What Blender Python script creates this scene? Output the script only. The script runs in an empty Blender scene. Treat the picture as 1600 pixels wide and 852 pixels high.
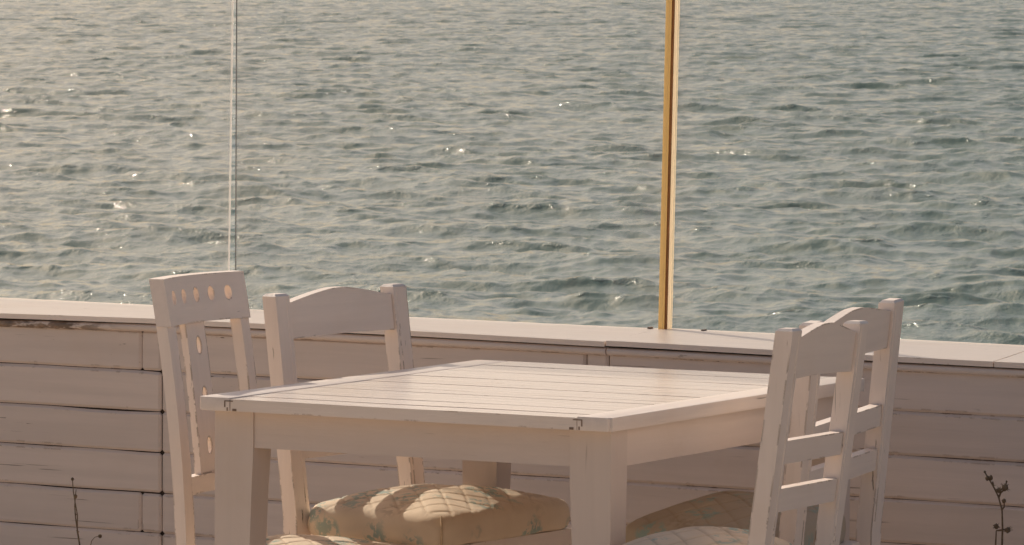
import bpy, bmesh, math, random
import numpy as np
from mathutils import Vector, Matrix, noise as mnoise

random.seed(7)
rng = np.random.default_rng(11)
sc = bpy.context.scene
COL = sc.collection
R = math.radians

# ------------------------------------------------------------------ node helpers
class NT:
    def __init__(s, mat):
        s.t = mat.node_tree; s.n = s.t.nodes; s.l = s.t.links
    def new(s, typ, **kw):
        nd = s.n.new(typ)
        for k, v in kw.items():
            setattr(nd, k, v)
        return nd
    def set(s, nd, **kw):
        for k, v in kw.items():
            nd.inputs[k.replace('_', ' ')].default_value = v
    def link(s, a, b):
        s.l.new(a, b)
    def math(s, op, a, b=None, c=None, clamp=False):
        nd = s.n.new('ShaderNodeMath'); nd.operation = op; nd.use_clamp = clamp
        for i, v in enumerate((a, b, c)):
            if v is None: continue
            if hasattr(v, 'is_output'): s.l.new(v, nd.inputs[i])
            else: nd.inputs[i].default_value = v
        return nd.outputs[0]
    def mix(s, fac, a, b):
        nd = s.n.new('ShaderNodeMix'); nd.data_type = 'RGBA'
        for sock, v in ((nd.inputs[0], fac), (nd.inputs[6], a), (nd.inputs[7], b)):
            if hasattr(v, 'is_output'): s.l.new(v, sock)
            elif isinstance(v, (tuple, list)): sock.default_value = (v[0], v[1], v[2], 1)
            else: sock.default_value = v
        return nd.outputs[2]
    def mapr(s, v, a, b, c=0.0, d=1.0, smooth=True):
        nd = s.n.new('ShaderNodeMapRange'); nd.clamp = True
        if smooth: nd.interpolation_type = 'SMOOTHSTEP'
        s.l.new(v, nd.inputs[0])
        for i, x in enumerate((a, b, c, d)): nd.inputs[i + 1].default_value = x
        return nd.outputs[0]
    def noise(s, vec, scale, detail=3, rough=.55, dist=0.0):
        nd = s.n.new('ShaderNodeTexNoise')
        nd.inputs['Scale'].default_value = scale; nd.inputs['Detail'].default_value = detail
        nd.inputs['Roughness'].default_value = rough; nd.inputs['Distortion'].default_value = dist
        s.l.new(vec, nd.inputs['Vector'])
        return nd.outputs['Fac']
    def mapping(s, vec, scale=(1, 1, 1), loc=(0, 0, 0), rot=(0, 0, 0)):
        nd = s.n.new('ShaderNodeMapping')
        nd.inputs['Scale'].default_value = scale; nd.inputs['Location'].default_value = loc
        nd.inputs['Rotation'].default_value = rot
        s.l.new(vec, nd.inputs['Vector'])
        return nd.outputs[0]

def new_mat(name):
    m = bpy.data.materials.new(name); m.use_nodes = True
    return m, NT(m), m.node_tree.nodes['Principled BSDF'], m.node_tree.nodes['Material Output']

def paint(name, base=(.80, .74, .70), grain='z', wear=.5, rough=.42, seed=0.0, chips=.5, spec=.5, gcon=1.0, patch=None, specks=0.0, cracks=.725, isl=0.0):
    """old white oil paint on wood: brush grain, dents, chips down to dark timber, worn arrises"""
    base = (base[0], base[1] * .915, base[2] * .86)
    m, t, bs, out = new_mat(name)
    tc = t.new('ShaderNodeTexCoord').outputs['Object']
    st = {'x': (1.2, 26, 26), 'y': (26, 1.2, 26), 'z': (26, 26, 1.2)}[grain]
    v = t.mapping(tc, (1, 1, 1), (seed, seed * 1.7, seed * .6))
    vg = t.mapping(tc, st, (seed, seed * 2.1, seed))
    g = t.noise(vg, 5.0, 4, .6)
    g2 = t.noise(vg, 1.6, 3, .6)
    blot = t.noise(v, 5.0, 4, .6)
    col = t.mix(t.mapr(g2, .3, .75), base, tuple(c * (1 - .09 * gcon) for c in base))
    col = t.mix(t.math('MULTIPLY', t.mapr(blot, .45, .8), .35), col, (base[0] * .88, base[1] * .82, base[2] * .74))
    if isl:
        gi = t.new('ShaderNodeNewGeometry')
        lum = t.mapr(gi.outputs['Random Per Island'], 0, 1, 0, isl, False)
        col = t.mix(lum, col, (base[0] * .55, base[1] * .53, base[2] * .50))
    # fine hairline cracks along the grain
    vh = t.mapping(tc, tuple(x * (1.0 if x < 2 else 2.2) for x in st), (seed * 3, seed, seed * 2))
    hl = t.noise(vh, 4.0, 2, .5)
    crack = t.math('MULTIPLY', t.mapr(hl, cracks, cracks + .045), t.mapr(t.noise(v, 3.0, 2), .48, .62))
    col = t.mix(t.math('MULTIPLY', crack, .75), col, (.16, .105, .07))
    # chips
    ch = t.noise(t.mapping(tc, tuple(x * (2.2 if x < 2 else .9) for x in st), (seed + 4, seed, 2)), 3.2, 4, .62)
    chip = t.math('MULTIPLY', t.mapr(ch, .735 - .07 * chips, .765 - .07 * chips), t.mapr(t.noise(v, 2.3, 2), .5 - .06 * chips, .6 - .06 * chips))
    if patch:
        sx = t.new('ShaderNodeSeparateXYZ'); t.link(tc, sx.inputs[0])
        pm = t.math('MULTIPLY', t.mapr(sx.outputs[0], patch[0], patch[1]), t.mapr(sx.outputs[0], patch[3], patch[2]))
        chip = t.math('MAXIMUM', chip, t.math('MULTIPLY', pm, t.mapr(t.noise(t.mapping(tc, (.25, 1, 1), (2, 0, 0)), 60, 4, .7), .40, .52)))
    if specks:
        vs = t.new('ShaderNodeTexVoronoi'); vs.inputs['Scale'].default_value = 6.5
        t.link(v, vs.inputs['Vector'])
        sc_ = t.new('ShaderNodeSeparateColor'); t.link(vs.outputs['Color'], sc_.inputs[0])
        dot = t.math('MULTIPLY', t.mapr(vs.outputs['Distance'], .034, .022), t.mapr(sc_.outputs[0], .60, .64))
        chip = t.math('MAXIMUM', chip, dot)
    # worn edges
    bv = t.new('ShaderNodeBevel'); bv.samples = 4; bv.inputs['Radius'].default_value = .006
    geo = t.new('ShaderNodeNewGeometry')
    dt = t.new('ShaderNodeVectorMath', operation='DOT_PRODUCT')
    t.link(bv.outputs[0], dt.inputs[0]); t.link(geo.outputs['Normal'], dt.inputs[1])
    edge = t.mapr(dt.outputs['Value'], .985, .90)
    en = t.noise(t.mapping(tc, (1, 1, 1), (seed * 2 + 9, 3, seed)), 22.0, 4, .65)
    ew = t.math('MULTIPLY', edge, t.mapr(en, .70 - .14 * wear, .76 - .14 * wear))
    ew = t.math('MULTIPLY', ew, t.mapr(t.noise(v, 4.0, 2), .42, .56))
    worn = t.math('MAXIMUM', chip, ew)
    col = t.mix(t.math('MULTIPLY', worn, .9), col, t.mix(t.mapr(en, .4, .7), (.11, .068, .043), (.33, .21, .13)))
    t.link(col, bs.inputs['Base Color'])
    rg = t.math('ADD', rough - .08, t.math('MULTIPLY', g, .18))
    t.link(rg, bs.inputs['Roughness'])
    bs.inputs['Specular IOR Level'].default_value = spec
    bp = t.new('ShaderNodeBump'); bp.inputs['Strength'].default_value = .42; bp.inputs['Distance'].default_value = .0018
    h = t.math('ADD', t.math('MULTIPLY', g, .8), t.math('MULTIPLY', t.noise(v, 60, 3), .35))
    h = t.math('SUBTRACT', h, t.math('MULTIPLY', t.math('MAXIMUM', worn, crack), .8))
    t.link(h, bp.inputs['Height']); t.link(bp.outputs[0], bs.inputs['Normal'])
    return m

def plain(name, col, rough=.6, var=.15, scale=20, metallic=0, spec=.5, bump=.15):
    m, t, bs, out = new_mat(name)
    tc = t.new('ShaderNodeTexCoord').outputs['Object']
    nz = t.noise(tc, scale, 4, .6)
    t.link(t.mix(t.mapr(nz, .3, .7), tuple(c * (1 - var) for c in col), tuple(min(1, c * (1 + var)) for c in col)), bs.inputs['Base Color'])
    bs.inputs['Roughness'].default_value = rough; bs.inputs['Metallic'].default_value = metallic
    bs.inputs['Specular IOR Level'].default_value = spec
    if bump:
        bp = t.new('ShaderNodeBump'); bp.inputs['Strength'].default_value = bump; bp.inputs['Distance'].default_value = .003
        t.link(nz, bp.inputs['Height']); t.link(bp.outputs[0], bs.inputs['Normal'])
    return m

def fabric(name, seed=0.0, k=1.0):
    m, t, bs, out = new_mat(name)
    tc = t.new('ShaderNodeTexCoord').outputs['Object']
    v = t.mapping(tc, (1, 1, 1), (seed, seed * 1.3, 0))
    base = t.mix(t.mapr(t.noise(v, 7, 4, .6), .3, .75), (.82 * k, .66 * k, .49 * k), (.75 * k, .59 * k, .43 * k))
    # faded teal flower sprays and brown leaves printed on the cloth
    warp = t.new('ShaderNodeVectorMath', operation='ADD')
    nz = t.new('ShaderNodeTexNoise'); nz.inputs['Scale'].default_value = 14; nz.inputs['Detail'].default_value = 3
    t.link(v, nz.inputs['Vector'])
    sca = t.new('ShaderNodeVectorMath', operation='SCALE'); sca.inputs['Scale'].default_value = .055
    t.link(nz.outputs['Color'], sca.inputs[0]); t.link(v, warp.inputs[0]); t.link(sca.outputs[0], warp.inputs[1])
    vo = t.new('ShaderNodeTexVoronoi'); vo.inputs['Scale'].default_value = 11.5
    t.link(warp.outputs[0], vo.inputs['Vector'])
    spray = t.mapr(vo.outputs['Distance'], .52, .34)
    petals = t.mapr(t.noise(v, 62, 3, .6), .44, .56)
    sp = t.new('ShaderNodeSeparateColor'); t.link(vo.outputs['Color'], sp.inputs[0])
    flower = t.math('MULTIPLY', spray, petals)
    tealm = t.math('MULTIPLY', flower, t.mapr(sp.outputs[0], .30, .36))
    brownm = t.math('MULTIPLY', flower, t.mapr(sp.outputs[0], .36, .30))
    col = t.mix(t.math('MULTIPLY', tealm, .85), base, (.30, .41, .36))
    col = t.mix(t.math('MULTIPLY', brownm, .35), col, (.30, .22, .14))
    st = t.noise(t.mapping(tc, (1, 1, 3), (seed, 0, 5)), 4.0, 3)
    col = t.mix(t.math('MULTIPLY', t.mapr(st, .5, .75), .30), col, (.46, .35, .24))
    sa0 = t.new('ShaderNodeAttribute', attribute_name='seam')
    col = t.mix(t.math('MULTIPLY', sa0.outputs['Fac'], .32), col, (.36, .23, .12))
    t.link(col, bs.inputs['Base Color'])
    bs.inputs['Roughness'].default_value = .85
    bs.inputs['Specular IOR Level'].default_value = .25
    if 'Sheen Weight' in bs.inputs:
        bs.inputs['Sheen Weight'].default_value = .15
    wv = t.noise(tc, 420, 2)
    wr = t.noise(v, 26, 3, .6, .8)
    bp = t.new('ShaderNodeBump'); bp.inputs['Strength'].default_value = .35; bp.inputs['Distance'].default_value = .003
    t.link(t.math('ADD', t.math('MULTIPLY', wv, .25), wr), bp.inputs['Height']); t.link(bp.outputs[0], bs.inputs['Normal'])
    return m

# ------------------------------------------------------------------ mesh helpers
def obj(name, bm, mat, parent=None, smooth=38):
    me = bpy.data.meshes.new(name)
    bmesh.ops.recalc_face_normals(bm, faces=bm.faces)
    bm.to_mesh(me); bm.free()
    if smooth:
        for p in me.polygons: p.use_smooth = True
        me.set_sharp_from_angle(angle=R(smooth))
    me.materials.append(mat)
    o = bpy.data.objects.new(name, me); COL.objects.link(o)
    if parent: o.parent = parent
    return o

def empty(name, loc, rot=(0, 0, 0), label=None, cat=None, group=None):
    o = bpy.data.objects.new(name, None); o.empty_display_size = .1
    COL.objects.link(o); o.location = loc; o.rotation_euler = rot
    tag(o, label, cat, group)
    return o

def tag(o, label=None, cat=None, group=None, kind=None):
    if label: o['label'] = label
    if cat: o['category'] = cat
    if group: o['group'] = group
    if kind: o['kind'] = kind
    return o

def hexa(bm, v):
    """v: 8 corners, bottom loop then top loop"""
    vs = [bm.verts.new(p) for p in v]
    for f in ((3, 2, 1, 0), (4, 5, 6, 7), (0, 1, 5, 4), (1, 2, 6, 5), (2, 3, 7, 6), (3, 0, 4, 7)):
        bm.faces.new([vs[i] for i in f])
    return vs

def box(bm, x0, x1, y0, y1, z0, z1):
    return hexa(bm, [(x0, y0, z0), (x1, y0, z0), (x1, y1, z0), (x0, y1, z0),
                     (x0, y0, z1), (x1, y0, z1), (x1, y1, z1), (x0, y1, z1)])

def bevel(bm, w, seg=2, ang=30):
    es = [e for e in bm.edges if len(e.link_faces) == 2 and e.calc_face_angle(0) > R(ang)]
    bmesh.ops.bevel(bm, geom=es, offset=w, segments=seg, profile=.6, affect='EDGES', clamp_overlap=True)

def loft(bm, rings, caps=True):
    rr = [[bm.verts.new(p) for p in r] for r in rings]
    n = len(rr[0])
    for a, b in zip(rr[:-1], rr[1:]):
        for i in range(n):
            bm.faces.new((a[i], a[(i + 1) % n], b[(i + 1) % n], b[i]))
    if caps:
        bm.faces.new(rr[0][::-1]); bm.faces.new(rr[-1])
    return rr

def tube(bm, pts, rad, seg=6):
    pts = [Vector(p) for p in pts]
    if not hasattr(rad, '__len__'): rad = [rad] * len(pts)
    rings = []
    for i, p in enumerate(pts):
        d = (pts[min(i + 1, len(pts) - 1)] - pts[max(i - 1, 0)]).normalized()
        a = d.cross(Vector((.3, 1, .1))).normalized(); b = d.cross(a)
        rings.append([p + rad[i] * (math.cos(2 * math.pi * k / seg) * a + math.sin(2 * math.pi * k / seg) * b) for k in range(seg)])
    loft(bm, rings)

# ------------------------------------------------------------------ camera
F_PX, PIT, ROL, CZ = 8473.0, .0604, .0056, 1.625
cd = bpy.data.cameras.new('camera'); cam = bpy.data.objects.new('camera', cd); COL.objects.link(cam)
c_, s_ = math.cos(PIT), math.sin(PIT)
fw = Vector((0, c_, -s_)); up = Vector((0, s_, c_)); rt = Vector((1, 0, 0))
cx = rt * math.cos(ROL) + up * math.sin(ROL); cy = -rt * math.sin(ROL) + up * math.cos(ROL)
cam.matrix_world = Matrix(((cx.x, cy.x, -fw.x, 0), (cx.y, cy.y, -fw.y, 0), (cx.z, cy.z, -fw.z, CZ), (0, 0, 0, 1)))
cd.sensor_width = 36; cd.lens = F_PX / 1600 * 36
cd.clip_start = .1; cd.clip_end = 30000
cd.dof.use_dof = True; cd.dof.focus_distance = 10.6; cd.dof.aperture_fstop = 58
sc.camera = cam

# ------------------------------------------------------------------ light
SUN_AZ, SUN_EL = R(-32.5), R(34.5)          # azimuth from +Y towards +X
world = bpy.data.worlds.new('World'); sc.world = world; world.use_nodes = True
wt = world.node_tree; bg = wt.nodes['Background']
sky = wt.nodes.new('ShaderNodeTexSky'); sky.sky_type = 'NISHITA'; sky.sun_disc = False
sky.sun_elevation = SUN_EL; sky.sun_rotation = SUN_AZ
sky.altitude = 0; sky.air_density = 1.0; sky.dust_density = 3.5; sky.ozone_density = .6
tint = wt.nodes.new('ShaderNodeMix'); tint.data_type = 'RGBA'; tint.blend_type = 'MULTIPLY'
tint.inputs[0].default_value = 1; tint.inputs[7].default_value = (1.0, .90, .84, 1)
wt.links.new(sky.outputs[0], tint.inputs[6]); wt.links.new(tint.outputs[2], bg.inputs[0])
bg.inputs[1].default_value = .100
sl = bpy.data.lights.new('sun', 'SUN'); sl.energy = 3.5; sl.angle = R(.55); sl.color = (1.0, .91, .76)
so = bpy.data.objects.new('sun', sl); COL.objects.link(so)
sd = Vector((math.sin(SUN_AZ) * math.cos(SUN_EL), math.cos(SUN_AZ) * math.cos(SUN_EL), math.sin(SUN_EL)))
so.rotation_euler = sd.to_track_quat('Z', 'Y').to_euler(); so.location = (-6, 10, 8)

sc.view_settings.view_transform = 'Standard'; sc.view_settings.look = 'None'
sc.view_settings.exposure = 0.0; sc.view_settings.gamma = 1
sc.render.engine = 'CYCLES'
sc.cycles.max_bounces = 8; sc.cycles.transparent_max_bounces = 12
sc.cycles.sample_clamp_indirect = 6.0

# ------------------------------------------------------------------ materials
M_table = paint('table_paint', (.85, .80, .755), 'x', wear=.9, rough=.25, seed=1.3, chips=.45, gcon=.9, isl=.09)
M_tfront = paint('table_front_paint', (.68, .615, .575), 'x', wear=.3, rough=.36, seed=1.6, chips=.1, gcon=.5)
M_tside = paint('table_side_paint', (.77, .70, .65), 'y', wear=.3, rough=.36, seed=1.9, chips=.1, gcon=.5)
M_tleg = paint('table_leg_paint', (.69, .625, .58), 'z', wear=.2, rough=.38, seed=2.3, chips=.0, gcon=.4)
M_chair_z = paint('chair_paint_upright', (.91, .845, .79), 'z', wear=1.75, rough=.40, seed=3.1, chips=1.0, gcon=.7)
M_chair_y = paint('chair_paint_rail', (.91, .845, .79), 'y', wear=1.3, rough=.40, seed=4.7, chips=.45, gcon=.7)
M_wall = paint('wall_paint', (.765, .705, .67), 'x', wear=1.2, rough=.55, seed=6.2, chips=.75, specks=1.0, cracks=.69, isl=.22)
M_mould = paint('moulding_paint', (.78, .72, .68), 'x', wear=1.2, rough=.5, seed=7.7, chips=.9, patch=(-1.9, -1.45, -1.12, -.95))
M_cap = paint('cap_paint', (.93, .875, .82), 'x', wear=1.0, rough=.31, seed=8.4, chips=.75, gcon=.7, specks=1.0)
M_dark = plain('dark_gap_timber', (.035, .022, .016), .9, .3, 30)
M_joint = plain('joint_timber', (.22, .15, .11), .9, .3, 60)
M_fab = [fabric('cushion_fabric', s, k) for s, k in ((0.0, 1.0), (.37, .9), (.71, .62), (1.13, 1.0))]  # third fabric is darker: the table's shade is put into its colour
M_pipe = plain('piping_cord', (.62, .46, .30), .8, .2, 60)
M_amber = plain('varnished_timber', (.56, .29, .10), .38, .25, 35)
M_tan = plain('pale_timber', (.74, .56, .38), .45, .12, 30)
M_edgew = plain('lit_glass_edge', (.86, .78, .70), .3, .05, 30, bump=0)
M_edged = plain('shaded_glass_edge', (.16, .13, .13), .25, .1, 30, bump=0)  # dark colour carries the shade of this glass edge
def seal(name, col, tr=.8):
    m, t, bs, out = new_mat(name)
    tl = t.new('ShaderNodeBsdfTranslucent'); tl.inputs[0].default_value = (*col, 1)
    bs.inputs['Base Color'].default_value = (*col, 1); bs.inputs['Roughness'].default_value = .4
    mx = t.new('ShaderNodeMixShader'); mx.inputs[0].default_value = tr
    t.link(bs.outputs[0], mx.inputs[1]); t.link(tl.outputs[0], mx.inputs[2]); t.link(mx.outputs[0], out.inputs['Surface'])
    return m
M_amber = seal('amber_resin', (.88, .72, .44))
M_tan = seal('pale_resin', (.97, .89, .75), .85)
M_edgew = seal('bright_glass_edge', (.995, .98, .95), .88)  # pale translucent colour stands in for light caught in the glass edge
M_weed = plain('dry_weed', (.165, .115, .07), .85, .35, 90)
M_ground = plain('terrace_concrete', (.60, .49, .375), .9, .2, 2.5, bump=.4)

def glass_mat():
    m, t, bs, out = new_mat('salty_glass')
    t.n.remove(bs)
    tr = t.new('ShaderNodeBsdfTransparent'); tr.inputs[0].default_value = (.975, .97, .96, 1)
    gl = t.new('ShaderNodeBsdfGlossy'); gl.inputs['Roughness'].default_value = .03
    df = t.new('ShaderNodeBsdfTranslucent'); df.inputs[0].default_value = (.85, .80, .74, 1)
    d2 = t.new('ShaderNodeBsdfDiffuse'); d2.inputs[0].default_value = (.85, .80, .74, 1)
    md = t.new('ShaderNodeMixShader'); md.inputs[0].default_value = .5
    t.link(df.outputs[0], md.inputs[1]); t.link(d2.outputs[0], md.inputs[2])
    fr = t.new('ShaderNodeFresnel'); fr.inputs['IOR'].default_value = 1.45
    m1 = t.new('ShaderNodeMixShader')
    t.link(t.math('MULTIPLY', fr.outputs[0], .3), m1.inputs[0]); t.link(tr.outputs[0], m1.inputs[1]); t.link(gl.outputs[0], m1.inputs[2])
    tc = t.new('ShaderNodeTexCoord').outputs['Object']
    # salt film: vertical wipe streaks, thicker towards the two side edges of the pane
    film = t.noise(t.mapping(tc, (9, 1, .7), (.3, 0, 0)), 2.6, 5, .65)
    spots = t.noise(tc, 160, 2)
    gen = t.new('ShaderNodeSeparateXYZ'); t.link(t.new('ShaderNodeTexCoord').outputs['Object'], gen.inputs[0])
    at = t.new('ShaderNodeAttribute', attribute_name='edge')
    f = t.math('ADD', t.math('MULTIPLY', t.mapr(film, .38, .8),   .05), t.math('MULTIPLY', at.outputs['Fac'], .075))
    f = t.math('ADD', f, t.math('MULTIPLY', t.mapr(spots, .66, .74), .015))
    f = t.math('ADD', f, .019)
    m2 = t.new('ShaderNodeMixShader')
    t.link(f, m2.inputs[0]); t.link(m1.outputs[0], m2.inputs[1]); t.link(md.outputs[0], m2.inputs[2])
    t.link(m2.outputs[0], out.inputs['Surface'])
    return m
M_glass = glass_mat()

def sea_mat():
    m, t, bs, out = new_mat('sea_water')
    tc = t.new('ShaderNodeTexCoord').outputs['Object']
    n = t.noise(tc, .05, 3)
    t.link(t.mix(t.mapr(n, .3, .7), (.068, .150, .130), (.086, .170, .148)), bs.inputs['Base Color'])
    bs.inputs['Roughness'].default_value = .07
    bs.inputs['IOR'].default_value = 1.333
    a = t.noise(t.mapping(tc, (1, .6, 1), (0, 0, 0), (0, 0, .4)), 8.0, 3, .62, .4)
    b = t.noise(t.mapping(tc, (1, .7, 1), (3, 1, 0), (0, 0, -.5)), 1.5, 4, .6, .5)
    bp = t.new('ShaderNodeBump'); bp.inputs['Strength'].default_value = 1.0; bp.inputs['Distance'].default_value = .085
    gust = t.mapr(t.noise(tc, .16, 3, .6), .42, .66, .45, 1.5)
    # little broken, glittering ripples riding on the higher crests
    sep = t.new('ShaderNodeSeparateXYZ'); t.link(tc, sep.inputs[0])
    crest = t.math('MULTIPLY', t.mapr(sep.outputs[2], SEA_Z + .07, SEA_Z + .17), t.mapr(t.noise(tc, 1.5, 2), .56, .64))
    fine = t.noise(tc, 11.0, 2, .6, .3)
    hh = t.math('ADD', t.math('MULTIPLY', t.math('MULTIPLY', a, gust), .34), t.math('MULTIPLY', b, .55))
    t.link(t.math('ADD', hh, t.math('MULTIPLY', t.math('MULTIPLY', fine, crest), .60)), bp.inputs['Height'])
    t.link(bp.outputs[0], bs.inputs['Normal'])
    return m

# ------------------------------------------------------------------ sea
SEA_Z = -6.6
def build_sea():
    # radial grid about the terrace: fine where the water can be seen, coarse on the flanks
    r = [34.0]
    while r[-1] < 9000:
        d = r[-1]
        if d < 95: st = .5
        elif d < 960: st = .088 * (d / 110) ** 1.0
        else: st = d * .03
        r.append(d + st)
    r = np.array(r)
    a_f = np.radians(np.arange(-7.0, 7.001, .029))
    a_l = -np.radians(np.concatenate([np.geomspace(75, 7.7, 70)]))
    a = np.concatenate([a_l, a_f, -a_l[::-1]])
    RR, AA = np.meshgrid(r, a, indexing='ij')
    X = RR * np.sin(AA); Y = RR * np.cos(AA); Z = np.zeros_like(X)
    dX = np.zeros_like(X); dY = np.zeros_like(X)
    step = np.gradient(r)[:, None] * np.ones_like(X)
    N = 84
    lam = np.geomspace(.37, 11.5, N) * rng.uniform(.93, 1.07, N)
    th0 = R(-118)                      # travelling towards the shore, a little to the left
    for i in range(N):
        L = lam[i]; k = 2 * math.pi / L
        spread = .85 if L < 2.5 else .55
        th = th0 + rng.normal(0, spread)
        ph = rng.uniform(0, 2 * math.pi)
        slope = .0345 * (.8 if L < 1.1 else 1.0) * (1.0 if L < 4.5 else (4.5 / L) ** .8)
        amp = slope / k
        kx, ky = k * math.cos(th), k * math.sin(th)
        fade = np.clip((L / step - .9) / 1.6, 0, 1)
        # groups: waves come and go
        g = 1 + .6 * np.sin(X * kx * .13 - Y * ky * .11 + ph * 3.1) * np.cos(X * ky * .09 + Y * kx * .17 + ph)
        P = kx * X + ky * Y + ph
        cs, sn = np.cos(P), np.sin(P)
        A = amp * g * fade
        Z += A * cs
        dX -= .85 * A * sn * (kx / k); dY -= .85 * A * sn * (ky / k)
    V = np.stack([X + dX, Y + dY, Z + SEA_Z], -1).reshape(-1, 3)
    nr, na = X.shape
    idx = np.arange(nr * na).reshape(nr, na)
    q = np.stack([idx[:-1, :-1], idx[:-1, 1:], idx[1:, 1:], idx[1:, :-1]], -1).reshape(-1, 4)
    me = bpy.data.meshes.new('sea')
    me.vertices.add(len(V)); me.vertices.foreach_set('co', V.astype(np.float32).ravel())
    me.loops.add(q.size); me.loops.foreach_set('vertex_index', q.astype(np.int32).ravel())
    me.polygons.add(len(q)); me.polygons.foreach_set('loop_start', np.arange(0, q.size, 4, dtype=np.int32))
    me.polygons.foreach_set('use_smooth', np.ones(len(q), dtype=bool))
    me.update(calc_edges=True)
    me.materials.append(sea_mat())
    o = bpy.data.objects.new('sea', me); COL.objects.link(o)
    if me.polygons[0].normal.z < 0: me.flip_normals()
    return tag(o, 'rippled grey green sea beyond the glass', 'sea', kind='structure')
build_sea()

# ------------------------------------------------------------------ wall frame of reference
YW = .5332
WALL_O = Vector((-.0497, 11.85, 0))
def wall_pt(u, v, z): return Matrix.Rotation(-YW, 4, 'Z') @ Vector((u, v, 0)) + WALL_O + Vector((0, 0, z))

# ------------------------------------------------------------------ terrace ground
def build_ground():
    bm = bmesh.new()
    for a in range(2):
        pass
    n = 60
    grid = [[None] * (n + 1) for _ in range(n + 1)]
    for i in range(n + 1):
        for j in range(n + 1):
            u = -30 + 60 * i / n; v = .46 - 36 * (j / n) ** 1.5
            p = wall_pt(u, v, 0)
            grid[i][j] = bm.verts.new((p.x, p.y, -.004))
    for i in range(n):
        for j in range(n):
            bm.faces.new((grid[i][j], grid[i + 1][j], grid[i + 1][j + 1], grid[i][j + 1]))
    o = obj('ground', bm, M_ground, smooth=0)
    tag(o, 'sandy concrete terrace floor', 'ground', kind='structure')
    bm = bmesh.new()
    box(bm, -30, 30, .462, 3.2, -9, -.02)
    box(bm, -30, 30, 3.2, 7.5, -9, -3.6)
    o = obj('quay', bm, M_ground, smooth=0); o.location = WALL_O; o.rotation_euler = (0, 0, -YW)
    tag(o, 'concrete quay below the terrace', 'quay', kind='structure')
build_ground()

# ------------------------------------------------------------------ low timber wall
def bow(u):
    pts = [(-4, .0), (-1.32, .0), (-.89, .006), (-.25, .0055), (.29, .003), (.31, .0035), (1.0, 0), (4, 0)]
    return float(np.interp(u, [p[0] for p in pts], [p[1] for p in pts]))

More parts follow.
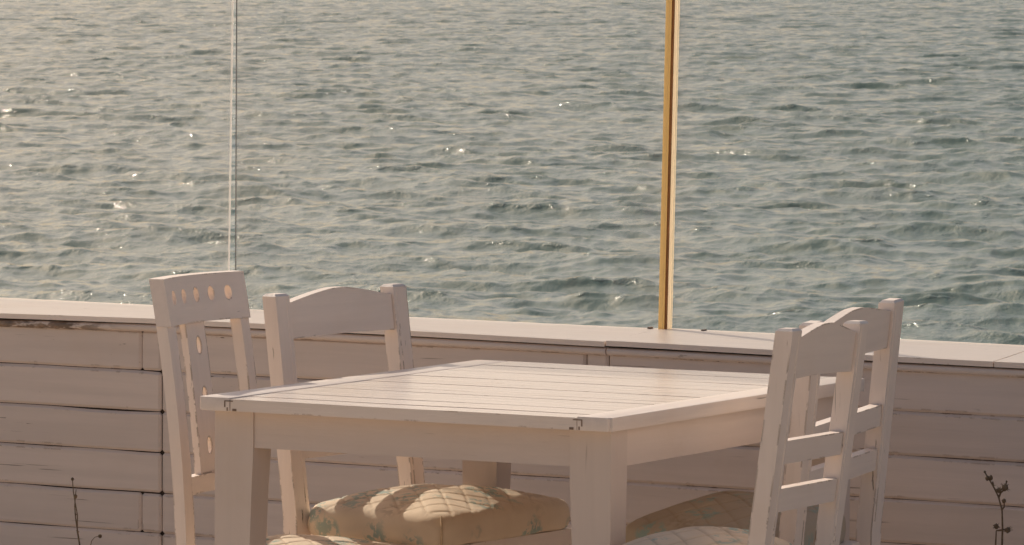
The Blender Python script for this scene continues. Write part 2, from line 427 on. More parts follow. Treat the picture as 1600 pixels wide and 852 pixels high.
def build_wall():
    root = empty('low_wall', WALL_O, (0, 0, -YW), 'low white timber clad wall topped by a wide weathered ledge beneath the glass panels', 'wall')
    # dark carcass behind the joints
    bm = bmesh.new(); box(bm, -4, 4, .021, .44, 0, .751); obj('carcass', bm, M_dark, root, 0)
    rows = [.744, .651, .558, .465, .372, .2797, .187, .094, .0]
    cols = [-4, -3.216, -2.046, -.876, .293, 1.463, 2.633, 4]
    bm = bmesh.new()
    def board(u0, u1, z0, z1, gu=.0016, gz=.0006, loose=1.0):
        """a plank whose face sits at y=.012 with chamfered arrises"""
        c = .0058; y0, y1 = .012, .030
        u0 += gu; u1 -= gu; z0 += gz; z1 -= gz
        segs = max(2, int((u1 - u0) / .05))
        nb = random.uniform(0, 100)
        rings = []
        for k in range(segs + 1):
            u = u0 + (u1 - u0) * k / segs
            w = .0009 * mnoise.noise(Vector((u * 6, nb, 0))); w2 = .0009 * mnoise.noise(Vector((u * 6, nb, 9)))
            tw = .0010 * mnoise.noise(Vector((u * 1.5, nb, 4)))
            gn = max(0.0, mnoise.noise(Vector((u * 4.3, nb, 15))) + .12) * .0035 * loose
            a, b = z0 + w, z1 + w2 - gn
            if k in (0, segs):
                e = u
                rings.append([(e, y0 + c, a), (e, y0 + c, a + c), (e, y0 + c, b - c), (e, y0 + c, b), (e, y1, b), (e, y1, a)])
                ei = u + (c if k == 0 else -c)
                q = .0055
                rings[-1] = [(e, y0 + c, a + q), (e, y0 + c, a + q + .001), (e, y0 + c, b - q - .001), (e, y0 + c, b - q), (e, y1, b - q), (e, y1, a + q)]
                r2 = [(ei, y0 + c, a), (ei, y0 + tw, a + c), (ei, y0 + tw, b - c), (ei, y0 + c, b), (ei, y1, b), (ei, y1, a)]
                if k == 0: rings.append(r2)
                else: rings.insert(len(rings) - 1, r2)
            else:
                rings.append([(u, y0 + c, a), (u, y0 + tw, a + c), (u, y0 + tw, b - c), (u, y0 + c, b), (u, y1, b), (u, y1, a)])
        loft(bm, rings)
    for i in range(len(rows) - 1):
        z1, z0 = rows[i], rows[i + 1]
        for j in range(len(cols) - 1):
            u0, u1 = cols[j], cols[j + 1]
            if j == 2 and i in (0, 4):
                board(u0, -.931, z0, z1, .0006, .0007, 1.2); board(-.931, u1, z0, z1, .0006, .0007, 1.2)
            elif j == 3 and i == 0:
                board(u0, .238, z0, z1); board(.238, u1, z0, z1, .0006)
            else:
                board(u0, u1, z0, z1, gz=(.0007 if j < 3 else .0003), loose=(1.2 if j < 3 else .35))
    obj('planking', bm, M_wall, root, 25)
    # moulding under the ledge, one length per bay
    def moulding(u0, u1):
        bm = bmesh.new(); rings = []
        n = max(2, int((u1 - u0) / .06))
        nb = random.uniform(0, 50)
        for k in range(n + 1):
            u = u0 + (u1 - u0) * k / n; b = bow(u) + .0005 * mnoise.noise(Vector((u * 5, nb, 0)))
            ring = [(u, .020, .735 + b), (u, .007, .735 + b)]
            for q in range(7):
                t = -math.pi / 2 + math.pi * q / 6
                ring.append((u, .0075 - .0055 * math.cos(t), .7435 + .0075 * math.sin(t) + b))
            ring.append((u, .020, .752 + b))
            rings.append(ring)
        loft(bm, rings)
        return obj('moulding', bm, M_mould, root, 40)
    for j in range(1, len(cols) - 2):
        moulding(cols[j] + .0018, cols[j + 1] - .0018)
    # ledge boards: skew-cut joints, a little warped
    skew = math.tan(R(13.2))
    def ledge(u0, u1, lift=0.0, tilt=0.0):
        bm = bmesh.new(); nu = max(3, int((u1 - u0) / .05)); nv = 8
        nb = random.uniform(0, 50)
        top = [[None] * (nv + 1) for _ in range(nu + 1)]; bot = [[None] * (nv + 1) for _ in range(nu + 1)]
        for i in range(nu + 1):
            for j in range(nv + 1):
                v = .457 * j / nv; u = u0 + (u1 - u0) * i / nu - skew * v
                z = .766 + bow(u0 + (u1 - u0) * i / nu) * (1 - j / nv) + lift + tilt * i / nu
                z += .0012 * mnoise.noise(Vector((u * 2, v * 5, nb)))
                top[i][j] = bm.verts.new((u, v + .0008 * mnoise.noise(Vector((u * 9, nb, 2))) * (j == 0), z))
                bot[i][j] = bm.verts.new((u, v, z - .0115))
        for i in range(nu):
            for j in range(nv):
                bm.faces.new((top[i][j], top[i + 1][j], top[i + 1][j + 1], top[i][j + 1]))
                bm.faces.new((bot[i][j], bot[i][j + 1], bot[i + 1][j + 1], bot[i + 1][j]))
        for i in range(nu):
            bm.faces.new((top[i][0], bot[i][0], bot[i + 1][0], top[i + 1][0]))
            bm.faces.new((top[i][nv], top[i + 1][nv], bot[i + 1][nv], bot[i][nv]))
        for j in range(nv):
            bm.faces.new((top[0][j], top[0][j + 1], bot[0][j + 1], bot[0][j]))
            bm.faces.new((top[nu][j], bot[nu][j], bot[nu][j + 1], top[nu][j + 1]))
        bevel(bm, .0022, 2, 50)
        return obj('ledge_board', bm, M_cap, root, 40)
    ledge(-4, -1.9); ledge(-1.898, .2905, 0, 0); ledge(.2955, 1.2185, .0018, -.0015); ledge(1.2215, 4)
    return root
build_wall()

# ------------------------------------------------------------------ glass screen and its timber batten
def glass_panel(u0, u1, lean0, lean1, label, left_edge=None, right_edge=None, clips=()):
    p = wall_pt((u0 + u1) / 2, .43, .767)
    hw = (u1 - u0) / 2; H = 1.55
    root = empty('glass_panel', p, (0, 0, -YW), label, 'glass panel', 'glass panels standing on the ledge')
    bm = bmesh.new()
    lay = bm.verts.layers.float.new('edge')
    # front and back sheets, columns close together towards the side edges so the salt film can thicken there
    cols = [0, .004, .012, .03, .06, .12]
    us = cols + [hw] + [2 * hw - c for c in cols[::-1]]
    ws = [1, 1, .7, .38, .12, 0, 0, 0, .12, .38, .7, 1, 1]
    rings = []
    for z in (0, H):
        rings.append(([(-hw + u + (lean0 + (lean1 - lean0) * u / (2 * hw)) * z) for u in us], z))
    vv = [[[bm.verts.new((x, y, z)) for x in xs] for xs, z in rings] for y in (-.004, .004)]
    for s in range(2):
        for r_ in range(2):
            for i, v in enumerate(vv[s][r_]): v[lay] = ws[i]
    n = len(us)
    for i in range(n - 1):
        bm.faces.new((vv[0][0][i], vv[0][0][i + 1], vv[0][1][i + 1], vv[0][1][i]))
        bm.faces.new((vv[1][0][i + 1], vv[1][0][i], vv[1][1][i], vv[1][1][i + 1]))
        bm.faces.new((vv[0][1][i], vv[0][1][i + 1], vv[1][1][i + 1], vv[1][1][i]))
        bm.faces.new((vv[0][0][i + 1], vv[0][0][i], vv[1][0][i], vv[1][0][i + 1]))
    for i in (0, n - 1):
        bm.faces.new((vv[0][0][i], vv[0][1][i], vv[1][1][i], vv[1][0][i]))
    obj('pane', bm, M_glass, root, 0)
    for cu in clips:                                   # little rubber feet under the sheet
        bm = bmesh.new(); xc = cu - (u0 + u1) / 2
        box(bm, xc - .003, xc + .003, -.008, .008, -.0005, .0035); bevel(bm, .001, 2)
        obj('clip', bm, M_joint, root)
    for side, mat in ((-1, left_edge), (1, right_edge)):
        if not mat: continue
        bm = bmesh.new(); w = .0018 if side < 0 else .0030
        x = -hw if side < 0 else hw; ln = lean0 if side < 0 else lean1
        a, b = (x - w, x - .0003) if side < 0 else (x + .0003, x + w)
        hexa(bm, [(a, -.0014, 0), (b, -.0014, 0), (b, .0014, 0), (a, .0014, 0),
                  (a + ln * H, -.0014, H), (b + ln * H, -.0014, H), (b + ln * H, .0014, H), (a + ln * H, .0014, H)])
        obj('edge_strip', bm, mat, root, 0)
    return root
glass_panel(-2.4, -.971, .0145, .0145, 'leftmost glass panel with a bright right edge, ending behind the chair with a pierced rail', None, M_edgew)
glass_panel(-.9485, .1915, .0014, .0190, 'wide middle glass panel between the bright glass edge and the amber post', M_edged, None, (.165,))
glass_panel(.2180, 2.1, .0190, .0145, 'rightmost glass panel, right of the amber post', None, None, (.302,))

def batten():
    root = empty('post', wall_pt(.2, .43, .767), (0, 0, -YW), 'narrow amber post with a pale strip, standing on the ledge between two glass panels', 'post')
    H = 1.55; ln = .0190
    def strip(name, u0, u1, y0, y1, mat):
        bm = bmesh.new(); u0 -= .2; u1 -= .2
        hexa(bm, [(u0, y0, 0), (u1, y0, 0), (u1, y1, 0), (u0, y1, 0),
                  (u0 + ln * H, y0, H), (u1 + ln * H, y0, H), (u1 + ln * H, y1, H), (u0 + ln * H, y1, H)])
        bevel(bm, .0012, 2, 40)
        obj(name, bm, mat, root, 40)
    strip('varnished_strip', .1930, .2045, -.014, -.002, M_amber)
    strip('groove_strip', .2048, .2095, -.008, -.002, plain('groove_timber', (.30, .13, .045), .6, .2, 40))
    strip('pale_strip', .2098, .2152, -.003, .010, M_tan)
batten()

# ------------------------------------------------------------------ table
YT = .5065
TA = Vector((-.6047, 10.4315, 0)); LX, LY, TZ = .903, 1.10, .75
def build_table():
    root = empty('table', TA, (0, 0, -YT), 'white painted rectangular wooden table with a slatted top, between the four chairs', 'table')
    TH = .024; bbw = .072
    bm = bmesh.new()
    rnd = random.Random(4)
    # breadboard ends and the boards between them
    def brd(x0, x1, y0, y1, dz=0.0):
        b2 = bmesh.new(); n = max(2, int(max(x1 - x0, y1 - y0) / .08))
        vx = x1 - x0 > y1 - y0
        rings = []
        for k in range(n + 1):
            t = k / n
            w = .0007 * mnoise.noise(Vector((t * 3, y0 * 7, x0 * 5)))
            if vx:
                x = x0 + (x1 - x0) * t
                rings.append([(x, y0, TZ - TH), (x, y1, TZ - TH), (x, y1, TZ + dz + w), (x, y0, TZ + dz + w)])
            else:
                y = y0 + (y1 - y0) * t
                rings.append([(x0, y, TZ - TH), (x1, y, TZ - TH), (x1, y, TZ + dz + w), (x0, y, TZ + dz + w)])
        loft(b2, rings)
        bevel(b2, .0024, 3, 40)
        me = bpy.data.meshes.new('tmp'); b2.to_mesh(me); b2.free(); bm.from_mesh(me); bpy.data.meshes.remove(me)
    fr = [0, .065, .15, .234, .297, .355, .41, .467, .54, .617, .69, .76, .83, .90, 1.0]
    gaps = [.0034, .0015, .0018, .0014, .0020, .0014, .0034, .0015, .0026, .0014, .0018, .0014, .0015]
    ys = [f * LY for f in fr]
    for i in range(len(ys) - 1):
        g0 = gaps[i - 1] / 2 if i > 0 else 0
        g1 = gaps[i] / 2 if i < len(ys) - 2 else 0
        brd(bbw + .0019, LX - bbw - .0006, ys[i] + g0, ys[i + 1] - g1, (-.0008, -.0001, .0002, .0001, .0005, .0004, .0002, .0009, .0007, .0011, .0008, .0012, .0009, .0013)[i])
    obj('tabletop', bm, M_table, root, 35)
    for x0, x1 in ((0, bbw - .0006), (LX - bbw, LX)):
        bm = bmesh.new(); b3 = [(x0, 0), (x1, 0), (x1, LY), (x0, LY)]
        box(bm, x0, x1, 0, LY, TZ - TH - .0006, TZ + .0019)
        vert = [e for e in bm.edges if abs(e.verts[0].co.z - e.verts[1].co.z) > .01 and
                (abs(e.verts[0].co.x) < 1e-4 or abs(e.verts[0].co.x - LX) < 1e-4)]
        bmesh.ops.bevel(bm, geom=vert, offset=.006, segments=4, affect='EDGES')
        bevel(bm, .0022, 2, 50)
        obj('breadboard_end', bm, paint('breadboard_paint', (.84, .79, .75), 'y', wear=.35, rough=.36, seed=5.5 + x0, chips=.1), root, 35)
        # tongue and notch showing on the front edge of each joint
        xj = x1 if x0 == 0 else x0
        bm = bmesh.new(); s = -1 if x0 == 0 else 1
        def nk(a, b, z0, z1):
            box(bm, min(xj + s * a, xj + s * b), max(xj + s * a, xj + s * b), -.0006, .003, TZ + z0, TZ + z1)
        nk(-.008, .009, -.0055, -.0035); nk(.009, .0115, -.0165, -.0035)
        nk(-.016, -.007, -.0235, -.0190); nk(.0035, .006, -.0235, -.0170)
        obj('joint_gap', bm, M_joint, root, 0)
    ix, iy = .018, .033
    LW, LD = .087, .066
    ztop = TZ - TH - .0008
    zap = .654
    apm = [M_tfront]
    def ap(x0, x1, y0, y1):
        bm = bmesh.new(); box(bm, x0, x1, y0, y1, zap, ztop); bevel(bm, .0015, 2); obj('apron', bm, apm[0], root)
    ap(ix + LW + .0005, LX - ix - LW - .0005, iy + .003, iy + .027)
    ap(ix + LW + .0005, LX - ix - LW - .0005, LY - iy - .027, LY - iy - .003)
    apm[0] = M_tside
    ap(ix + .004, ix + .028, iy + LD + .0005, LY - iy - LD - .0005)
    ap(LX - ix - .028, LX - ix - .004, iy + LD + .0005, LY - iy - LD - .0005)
    for sx in (0, 1):
        for sy in (0, 1):
            bm = bmesh.new(); rings = []
            for z, k in ((ztop, 0), (zap + .004, 0), (zap - .02, .01), (zap - .06, .05), (zap - .16, .12), (0, .42)):
                w, d = LW * (1 - .62 * k), LD * (1 - .62 * k)
                x0 = ix if not sx else LX - ix - w
                y0 = iy if not sy else LY - iy - d
                rings.append([(x0, y0, z), (x0 + w, y0, z), (x0 + w, y0 + d, z), (x0, y0 + d, z)])
            loft(bm, rings[::-1])
            bevel(bm, .003, 3, 40)
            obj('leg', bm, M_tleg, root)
build_table()

# ------------------------------------------------------------------ chairs
def cushion(parent, mat, xb, xf, wb, wf, z0, z1, puff, yoff=0.0, quilt=.066, cr=.062):
    """quilted pad: rounded trapezoid, soft vertical sides, domed top with stitched diamonds"""
    # outline, counter-clockwise
    cor = [(xf, -wf / 2), (xf, wf / 2), (xb, wb / 2), (xb, -wb / 2)]
    out = []
    for i in range(4):
        p = Vector(cor[i]); a = Vector(cor[i - 1]); b = Vector(cor[(i + 1) % 4])
        da = (a - p).normalized(); db = (b - p).normalized()
        s = p + da * cr; e = p + db * cr
        for k in range(17):
            t = k / 16
            out.append((s * (1 - t) ** 2 + p * 2 * t * (1 - t) + e * t ** 2))
    # resample evenly
    P = [Vector(p) for p in out]; P.append(P[0])
    L = [0]
    for a, b in zip(P[:-1], P[1:]): L.append(L[-1] + (b - a).length)
    n = 340; ring0 = []
    xs = np.interp(np.linspace(0, L[-1], n, endpoint=False), L, [p.x for p in P])
    ys = np.interp(np.linspace(0, L[-1], n, endpoint=False), L, [p.y for p in P])
    c = Vector(((xb + xf) / 2, 0))
    bm = bmesh.new()
    seam = bm.verts.layers.float.new('seam')
    H = z1 - z0
    prof = [(.955, 0), (.975, .04), (.992, .16), (1.0, .32), (.999, .48), (.991, .64), (.974, .78), (.945, .90), (.905, .98), (.86, 1.03)]
    rings = []
    for k, h in prof: rings.append((k, z0 + H * h, False))
    for q in np.linspace(.845, .02, 90): rings.append((q, None, True))
    vr = []
    for k, z, top in rings:
        row = []
        for i in range(n):
            x = c.x + (xs[i] - c.x) * k; y = ys[i] * k
            if top or z > z0 + H * .7:
                # dome
                dome = z1 + .03 * H + (puff - .03 * H) * (1 - (k / .86) ** 2.0) if top else z
                d1 = ((x + y * .92) / quilt) % 1.0; d2 = ((x - y * .92) / quilt) % 1.0
                d1 = min(d1, 1 - d1) * quilt; d2 = min(d2, 1 - d2) * quilt
                fade = min(1, max(0, (.985 - k) / .09))
                zz = dome - fade * .0020 * (math.exp(-(d1 / .0045) ** 2) + math.exp(-(d2 / .0045) ** 2))
                sm = fade * max(math.exp(-(d1 / .0026) ** 2), math.exp(-(d2 / .0026) ** 2))
            else: zz = z; sm = 0.0
            zz += .0035 * mnoise.noise(Vector((x * 11, y * 11, zz * 9 + xb)))
            bul = .004 * mnoise.noise(Vector((x * 16, y * 16, z0 * 40 + (zz * 30)))) if k > .93 else 0
            vv = bm.verts.new((x + bul, y + yoff + bul, zz)); vv[seam] = sm
            row.append(vv)
        vr.append(row)
    for a, b in zip(vr[:-1], vr[1:]):
        for i in range(n):
            bm.faces.new((a[i], a[(i + 1) % n], b[(i + 1) % n], b[i]))
    bm.faces.new(vr[0][::-1]); bm.faces.new(vr[-1])
    o = obj('cushion', bm, mat, parent, 80)
    # corner seams stitched with cord
    for i in (0,):
        x, y = cor[i]
        dx = c.x - x; dy = -y; ln = math.hypot(dx, dy); dx /= ln; dy /= ln
        bm = bmesh.new()
        off = cr * .30
        pts = []
        for t in (0, .2, .45, .7, .85, .93):
            kk = np.interp(t, [p[1] for p in prof], [p[0] for p in prof])
            pts.append((c.x + (x + dx * off - c.x) * kk, (y + dy * off) * kk + yoff, z0 + H * t))
        tube(bm, pts, .0022, 6)
        obj('piping', bm, M_pipe, o)
    return o

def frame_from(N, az, w, facing, rho, seat_z, recl, half_depth=.0):
    """base matrix of a chair from the centre of its nearer post top (world), the bearing of its back, and tilt"""
    if facing > 0: rz, yn = -az, -w / 2
    else: rz, yn = math.pi - az, w / 2
    Ht = (N.z - math.sin(rho) * yn) / math.cos(rho)
    xt = -(Ht - seat_z) * math.tan(recl)
    Rm = Matrix.Rotation(rz, 4, 'Z') @ Matrix.Rotation(rho, 4, 'X')
    base = N - (Rm @ Vector((xt, yn, Ht)))
    return base, (rho, 0, rz), Ht, xt

def slat_chair(N, az, w, facing, rho, mat, label, xf=.36, wf=.45, puff=.032, cz=(.443, .515), rail_top=.018, rail_bot=.094, dtop=(0, 0), yoff=0.0, xbk=.020, wbk=None):
    sz, recl = .43, R(7.0)
    base, rot, Ht, xt = frame_from(Vector(N), R(az), w, facing, rho, sz, recl)
    root = empty('chair', base, (0, 0, 0), label, 'chair', 'white wooden chairs around the table')
    # euler XYZ applies X first, then Z: the same as Rz @ Rx
    root.rotation_euler = rot
    tr = math.tan(rho); tl = math.tan(recl)
    px, py = .034, .047
    def xr(z): return -(z - sz) * tl if z > sz else .0 + (sz - z) * -.05
    for si, s in enumerate((-1, 1)):
        bm = bmesh.new(); rings = []
        yc = s * w / 2; zt = Ht + dtop[si]
        for z in (-yc * tr, sz * .5, sz - .03, sz + .03, (sz + zt) / 2, zt - .005, zt):
            x = xr(z); k = 1.0 if z > .2 else .88
            a, b = px / 2 * k, py / 2 * k
            if z == zt: a -= .005; b -= .005
            rings.append([(x - a, yc - b, z), (x + a, yc - b, z), (x + a, yc + b, z), (x - a, yc + b, z)])
        loft(bm, rings)
        bevel(bm, .005, 3, 50)
        po = obj('rear_post', bm, M_chair_z, root, 40)
        # bead run down the face and back of the post
        for fx in (-1, 1):
            bm = bmesh.new()
            pts = [(xr(z) + fx * (px / 2 - .0002), yc - s * (py * .27), z) for z in np.linspace(sz + .05, zt - .012, 12)]
            tube(bm, pts, .0016, 6)
            obj('bead', bm, M_chair_z, po, 60)
    yi = w / 2 - py / 2 - .0013
    def rail(name, prof_top, prof_bot, thick, rnd):
        bm = bmesh.new(); n = 28; rings = []
        for k in range(n + 1):
            t = k / n; y = -yi + 2 * yi * t
            zt, zb = prof_top(t), prof_bot(t)
            ring = []
            for (fx, fz) in ((-.5, 0), (.5, 0), (.5, 1), (-.5, 1)):
                z = zb + (zt - zb) * fz
                ring.append((xr(z) + fx * thick, y, z))
            rings.append(ring)
        loft(bm, rings)
        bevel(bm, rnd, 3, 40)
        return obj(name, bm, M_chair_y, root, 40)
    ze = Ht - rail_top
    def arch(t):
        u = abs(t - .5) * 2
        return ze + .0215 * (1 - min(1, max(0, (u - .10) / .86)) ** 1.25) - .0015 * u * u
    rail('top_rail', arch, lambda t: Ht - rail_bot + .003 * math.sin(math.pi * t), .022, .004)
    for d in (.207, .295):
        rail('slat', lambda t: Ht - d, lambda t: Ht - d - .043, .025, .009)
    # seat frame and front legs
    wb = w - .012
    bm = bmesh.new()
    hexa(bm, [(.0, -wb / 2 + .03, .385), (xf - .012, -wf / 2 + .012 + yoff, .385), (xf - .012, wf / 2 - .012 + yoff, .385), (.0, wb / 2 - .03, .385),
              (.0, -wb / 2 + .03, cz[0] - .001), (xf - .012, -wf / 2 + .012 + yoff, cz[0] - .001), (xf - .012, wf / 2 - .012 + yoff, cz[0] - .001), (.0, wb / 2 - .03, cz[0] - .001)])
    bevel(bm, .003, 2); obj('seat_frame', bm, M_chair_y, root)
    for s in (-1, 1):
        bm = bmesh.new(); yc = s * (wf / 2 - .04) + yoff; xc = xf - .035
        loft(bm, [[(xc - a, yc - a, z), (xc + a, yc - a, z), (xc + a, yc + a, z), (xc - a, yc + a, z)] for z, a in ((-yc * tr, .015), (.2, .018), (.384, .020))])
        bevel(bm, .003, 2, 50); obj('front_leg', bm, M_chair_z, root)
        bm = bmesh.new(); ya = s * (w / 2)
        hexa(bm, [(.012, ya - .008, .17), (xc - .017, yc - .008, .17), (xc - .017, yc + .008, .17), (.012, ya + .008, .17),
                  (.012, ya - .008, .20), (xc - .017, yc - .008, .20), (xc - .017, yc + .008, .20), (.012, ya + .008, .20)])
        bevel(bm, .003, 2); obj('stretcher', bm, M_chair_y, root)
    cushion(root, mat, xbk, xf, wbk or wb - .02, wf, cz[0], cz[1], puff, yoff)
    return root

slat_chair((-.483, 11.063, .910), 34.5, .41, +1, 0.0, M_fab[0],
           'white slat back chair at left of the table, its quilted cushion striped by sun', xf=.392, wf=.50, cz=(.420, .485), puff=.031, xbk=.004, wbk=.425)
slat_chair((.502, 9.788, .935), 24.0, .35, -1, math.asin(.008 / .35), M_fab[1],
           'nearest white slat back chair at right, its post covering the right table edge', xf=.305, wf=.36, dtop=(0, 0))
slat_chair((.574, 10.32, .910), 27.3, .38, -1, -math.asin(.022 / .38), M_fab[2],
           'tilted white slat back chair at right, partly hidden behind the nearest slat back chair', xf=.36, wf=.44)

# the odd chair: curved top rail pierced by five ovals over a slotted splat
def plate(bm, cells, thick, bend):
    """plate in the (y, z) plane made of cells (y0, y1, z0, z1, hole) - hole = (cy, cz, ry, rz) or None"""
    n4 = 8
    cache = {}
    def V(side, y, z):
        key = (side, round(y, 5), round(z, 5))
        if key not in cache: cache[key] = bm.verts.new(bend(y, z, (side - .5) * thick))
        return cache[key]
    edges = {}
    def face(side, pts):
        f = [V(side, *p) for p in pts]
        if side == 0: f = f[::-1]
        if len(set(f)) >= 3: bm.faces.new(f)
    for (y0, y1, z0, z1, h) in cells:
        per = [(y0 + (y1 - y0) * k / n4, z0) for k in range(n4)] + [(y1, z0 + (z1 - z0) * k / n4) for k in range(n4)] + \
              [(y1 - (y1 - y0) * k / n4, z1) for k in range(n4)] + [(y0, z1 - (z1 - z0) * k / n4) for k in range(n4)]
        m = len(per)
        if h:
            cy_, cz_, ry, rz = h
            inner = []
            for (y, z) in per:
                a = math.atan2((z - cz_) / (z1 - z0), (y - cy_) / (y1 - y0)); inner.append((cy_ + ry * math.cos(a), cz_ + rz * math.sin(a)))
            mids = [[(p[0] + (q[0] - p[0]) * t, p[1] + (q[1] - p[1]) * t) for p, q in zip(per, inner)] for t in (0, .5, 1)]
            for A, B in zip(mids[:-1], mids[1:]):
                for i in range(m):
                    j = (i + 1) % m
                    for side in (0, 1): face(side, [A[i], A[j], B[j], B[i]])
            for i in range(m):
                j = (i + 1) % m
                bm.faces.new((V(0, *inner[i]), V(0, *inner[j]), V(1, *inner[j]), V(1, *inner[i])))
        else:
            for i in range(n4):
                for j in range(n4):
                    a = [(y0 + (y1 - y0) * (i + p) / n4, z0 + (z1 - z0) * (j + q) / n4) for p, q in ((0, 0), (1, 0), (1, 1), (0, 1))]
                    for side in (0, 1): face(side, a)
    # close the outer rim
    for e in [e for e in bm.edges if len(e.link_faces) == 1]:
        a, b = e.verts
        ka = [k for k, v in rim.items() if v is a] if False else None
    inv = {v: k for k, v in cache.items()}
    for e in [e for e in bm.edges if len(e.link_faces) == 1]:
        ka, kb = inv[e.verts[0]], inv[e.verts[1]]
        if ka[0] != 0 or kb[0] != 0: continue
        f = [e.verts[0], e.verts[1], cache[(1,) + kb[1:]], cache[(1,) + ka[1:]]]
        try: bm.faces.new(f)
        except ValueError: pass

def pierced_chair():
    w = .30; sz, recl = .40, R(7.0)
    def xr(z): return -.03 * (z - sz) - .150 * max(0.0, z - sz) ** 2
    Ht = .9545; rot = (0, 0, -R(26.5))
    base = Vector((-.719, 10.728, Ht)) - Matrix.Rotation(rot[2], 4, 'Z') @ Vector((xr(Ht), -w / 2, Ht))
    root = empty('chair', base, rot, 'white chair whose curved top rail is pierced by five ovals, left of the table', 'chair', 'white wooden chairs around the table')
    W2 = .165; SAG = .026
    def bowx(y): return SAG * ((y / W2) ** 2)
    def bend(y, z, o):
        sl = 2 * SAG * y / W2 ** 2; ln = math.hypot(1, sl)
        return (xr(z) + bowx(y) + o / ln, y - o * sl / ln, z)
    zr0, zr1 = Ht - .088, Ht + .006
    bm = bmesh.new()
    cells = []
    cw = .056
    edges_y = [-W2, -.14] + [-.14 + cw * (k + 1) for k in range(5)] + [W2]
    cells.append((edges_y[0], edges_y[1], zr0, zr1, None))
    for k in range(5):
        a, b = -.14 + cw * k, -.14 + cw * (k + 1)
        cells.append((a, b, zr0, zr1, ((a + b) / 2, zr0 + .054, .0108, .0145)))
    cells.append((edges_y[-2], edges_y[-1], zr0, zr1, None))
    plate(bm, cells, .030, bend)
    bevel(bm, .005, 3, 60)
    obj('top_rail', bm, M_chair_y, root, 40)
    for s in (-1, 1):
        bm = bmesh.new(); rings = []
        for z, hw in ((0, .015), (.2, .017), (sz, .018), (.5, .0175), (.6, .017), (.68, .0168), (.75, .0165), (.81, .0165), (zr0 - .0006, .0165)):
            yc = s * (W2 - hw - .0008); x0 = bowx(yc) if z > sz else bowx(yc) * 1.0
            rings.append([(xr(z) + x0 - .0125, yc - hw, z), (xr(z) + x0 + .0125, yc - hw, z), (xr(z) + x0 + .0125, yc + hw, z), (xr(z) + x0 - .0125, yc + hw, z)])
        loft(bm, rings); bevel(bm, .0035, 2, 50)
        obj('rear_post', bm, M_chair_z, root, 40)
    zc1, zc0 = .565, .530
    bm = bmesh.new(); rings = []
    for k in range(17):
        y = -(W2 - .035) + 2 * (W2 - .035) * k / 16
        rings.append([(xr(z) + bowx(y) + o, y, z) for z, o in ((zc0, -.011), (zc0, .011), (zc1, .011), (zc1, -.011))])
    loft(bm, rings); bevel(bm, .002, 2, 50)
    obj('cross_rail', bm, M_chair_y, root, 40)
    # splat with three long slots
    bm = bmesh.new(); cells = []
    ya, yb = -.053, .027
    zz = np.linspace(zc1 + .0006, zr0 - .0006, 4)
    for k in range(3):
        cells.append((ya, yb, zz[k], zz[k + 1], ((ya + yb) / 2 + .008, (zz[k] + zz[k + 1]) / 2 + .004, .0095, .0170)))
    plate(bm, cells, .014, bend)
    bevel(bm, .0025, 2, 60)
    obj('splat', bm, M_chair_z, root, 40)
    xf, wf, wb = .36, .38, .27
    bm = bmesh.new()
    hexa(bm, [(.012, -wb / 2, .35), (xf - .01, -.155, .35), (xf - .01, wf / 2, .35), (.012, wb / 2, .35),
              (.012, -wb / 2, .385), (xf - .01, -.155, .385), (xf - .01, wf / 2, .385), (.012, wb / 2, .385)])
    bevel(bm, .003, 2); obj('seat_frame', bm, M_chair_y, root)
    for yc in (-.13, .16):
        bm = bmesh.new(); xc = xf - .04
        loft(bm, [[(xc - a, yc - a, z), (xc + a, yc - a, z), (xc + a, yc + a, z), (xc - a, yc + a, z)] for z, a in ((0, .014), (.2, .017), (.349, .019))])
        bevel(bm, .003, 2, 50); obj('front_leg', bm, M_chair_z, root)
    cushion(root, M_fab[3], .022, xf, .27, .33, .386, .423, .022, .015)
pierced_chair()

# ------------------------------------------------------------------ dry weeds rooted at the foot of the wall
V_ = -.2
def weed(label, u, base_z, stems, heads, rad):
    root_p = wall_pt(u, -.2, 0)
    bm = bmesh.new()
    loc = lambda q: Vector((q[0] - u, q[1] - V_, q[2]))
    for st in stems:
        tube(bm, [loc(q) for q in st], [rad * (1 - .45 * i / (len(st) - 1)) for i in range(len(st))], 6)
    o = empty('dry_weed', root_p, (0, 0, -YW), label, 'weed', 'dry weeds in front of the wall')
    obj('stem', bm, M_weed, o, 60)
    for (hu, hv, hz, r, kind) in heads:
        bm = bmesh.new(); c = loc((hu, hv, hz))
        bmesh.ops.create_icosphere(bm, subdivisions=2, radius=r)
        for v in bm.verts:
            v.co *= 1 + .35 * mnoise.noise(v.co * (2.2 / r) + Vector((hu * 31, 0, 0)))
            v.co.z *= 1.15; v.co += c
        rr = random.Random(int(abs(hu) * 10000))
        for k in range(16 if kind else 5):
            d = Vector((rr.uniform(-1, 1), rr.uniform(-1, 1), rr.uniform(-.5, 1))).normalized()
            tube(bm, [c + d * r * .5, c + d * r * rr.uniform(1.3, 2.0 if kind else 1.4)], [r * .18, r * .06], 4)
        obj('seed_head', bm, M_weed, o, 60)
    return o
V_ = -.2
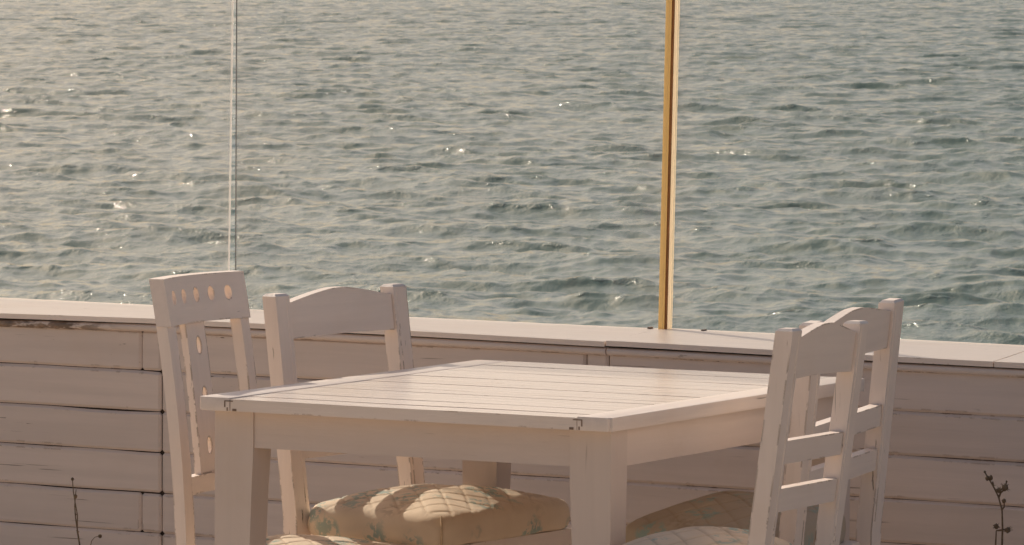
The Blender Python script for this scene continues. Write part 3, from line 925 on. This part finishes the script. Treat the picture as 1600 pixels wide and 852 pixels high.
weed('thin dry weed stalk with two small seed heads against the left of the wall', -.945, 0,
     [[(-.945, V_, 0), (-.947, V_, .15), (-.951, V_, .265), (-.9585, V_, .300), (-.9605, V_ + .004, .335), (-.966, V_, .372), (-.9695, V_, .392), (-.9715, V_, .415)],
      [(-.951, V_, .265), (-.9535, V_ - .006, .302), (-.9575, V_ - .008, .332), (-.9625, V_ - .004, .356), (-.9640, V_, .372), (-.9615, V_, .394)],
      [(-.9585, V_, .296), (-.9535, V_, .299)], [(-.9625, V_, .336), (-.9645, V_, .337)]],
     [(-.9715, V_, .417, .0034, 0), (-.9632, V_, .378, .0042, 0), (-.954, V_ - .006, .302, .0022, 0), (-.9625, V_, .337, .0022, 0)], .0018)
weed('small curved dry weed with one drooping head, right of the taller left stalk', -.925, 0,
     [[(-.930, V_, 0), (-.926, V_, .2), (-.9235, V_, .262), (-.919, V_, .280), (-.910, V_, .289), (-.899, V_, .292)]],
     [(-.896, V_, .292, .0042, 0)], .0013)
weed('branching dry weed with bushy seed heads against the right of the wall', 1.34, 0,
     [[(1.345, V_, 0), (1.343, V_, .25), (1.339, V_, .409), (1.3395, V_, .445), (1.338, V_, .480), (1.330, V_, .507), (1.318, V_, .528), (1.309, V_, .541), (1.3035, V_, .548), (1.2985, V_, .556)],
      [(1.330, V_, .505), (1.3345, V_, .516), (1.342, V_, .522), (1.346, V_, .532), (1.3475, V_, .541)],
      [(1.338, V_, .482), (1.3425, V_, .487), (1.343, V_, .497)],
      [(1.3395, V_, .440), (1.331, V_, .4385), (1.3255, V_, .438)], [(1.3395, V_, .441), (1.348, V_, .440)],
      [(1.3245, V_, .30), (1.3245, V_, .409), (1.3255, V_, .437)], [(1.318, V_, .528), (1.3165, V_, .538)]],
     [(1.2985, V_, .5565, .0024, 0), (1.3045, V_, .544, .0046, 0), (1.312, V_, .5455, .0046, 0), (1.3305, V_, .5205, .0052, 1), (1.344, V_, .527, .0068, 1), (1.3475, V_, .5395, .0022, 0),
      (1.3420, V_, .4995, .0044, 0), (1.3255, V_, .4465, .0052, 1), (1.3515, V_, .4405, .0056, 1)], .0024)
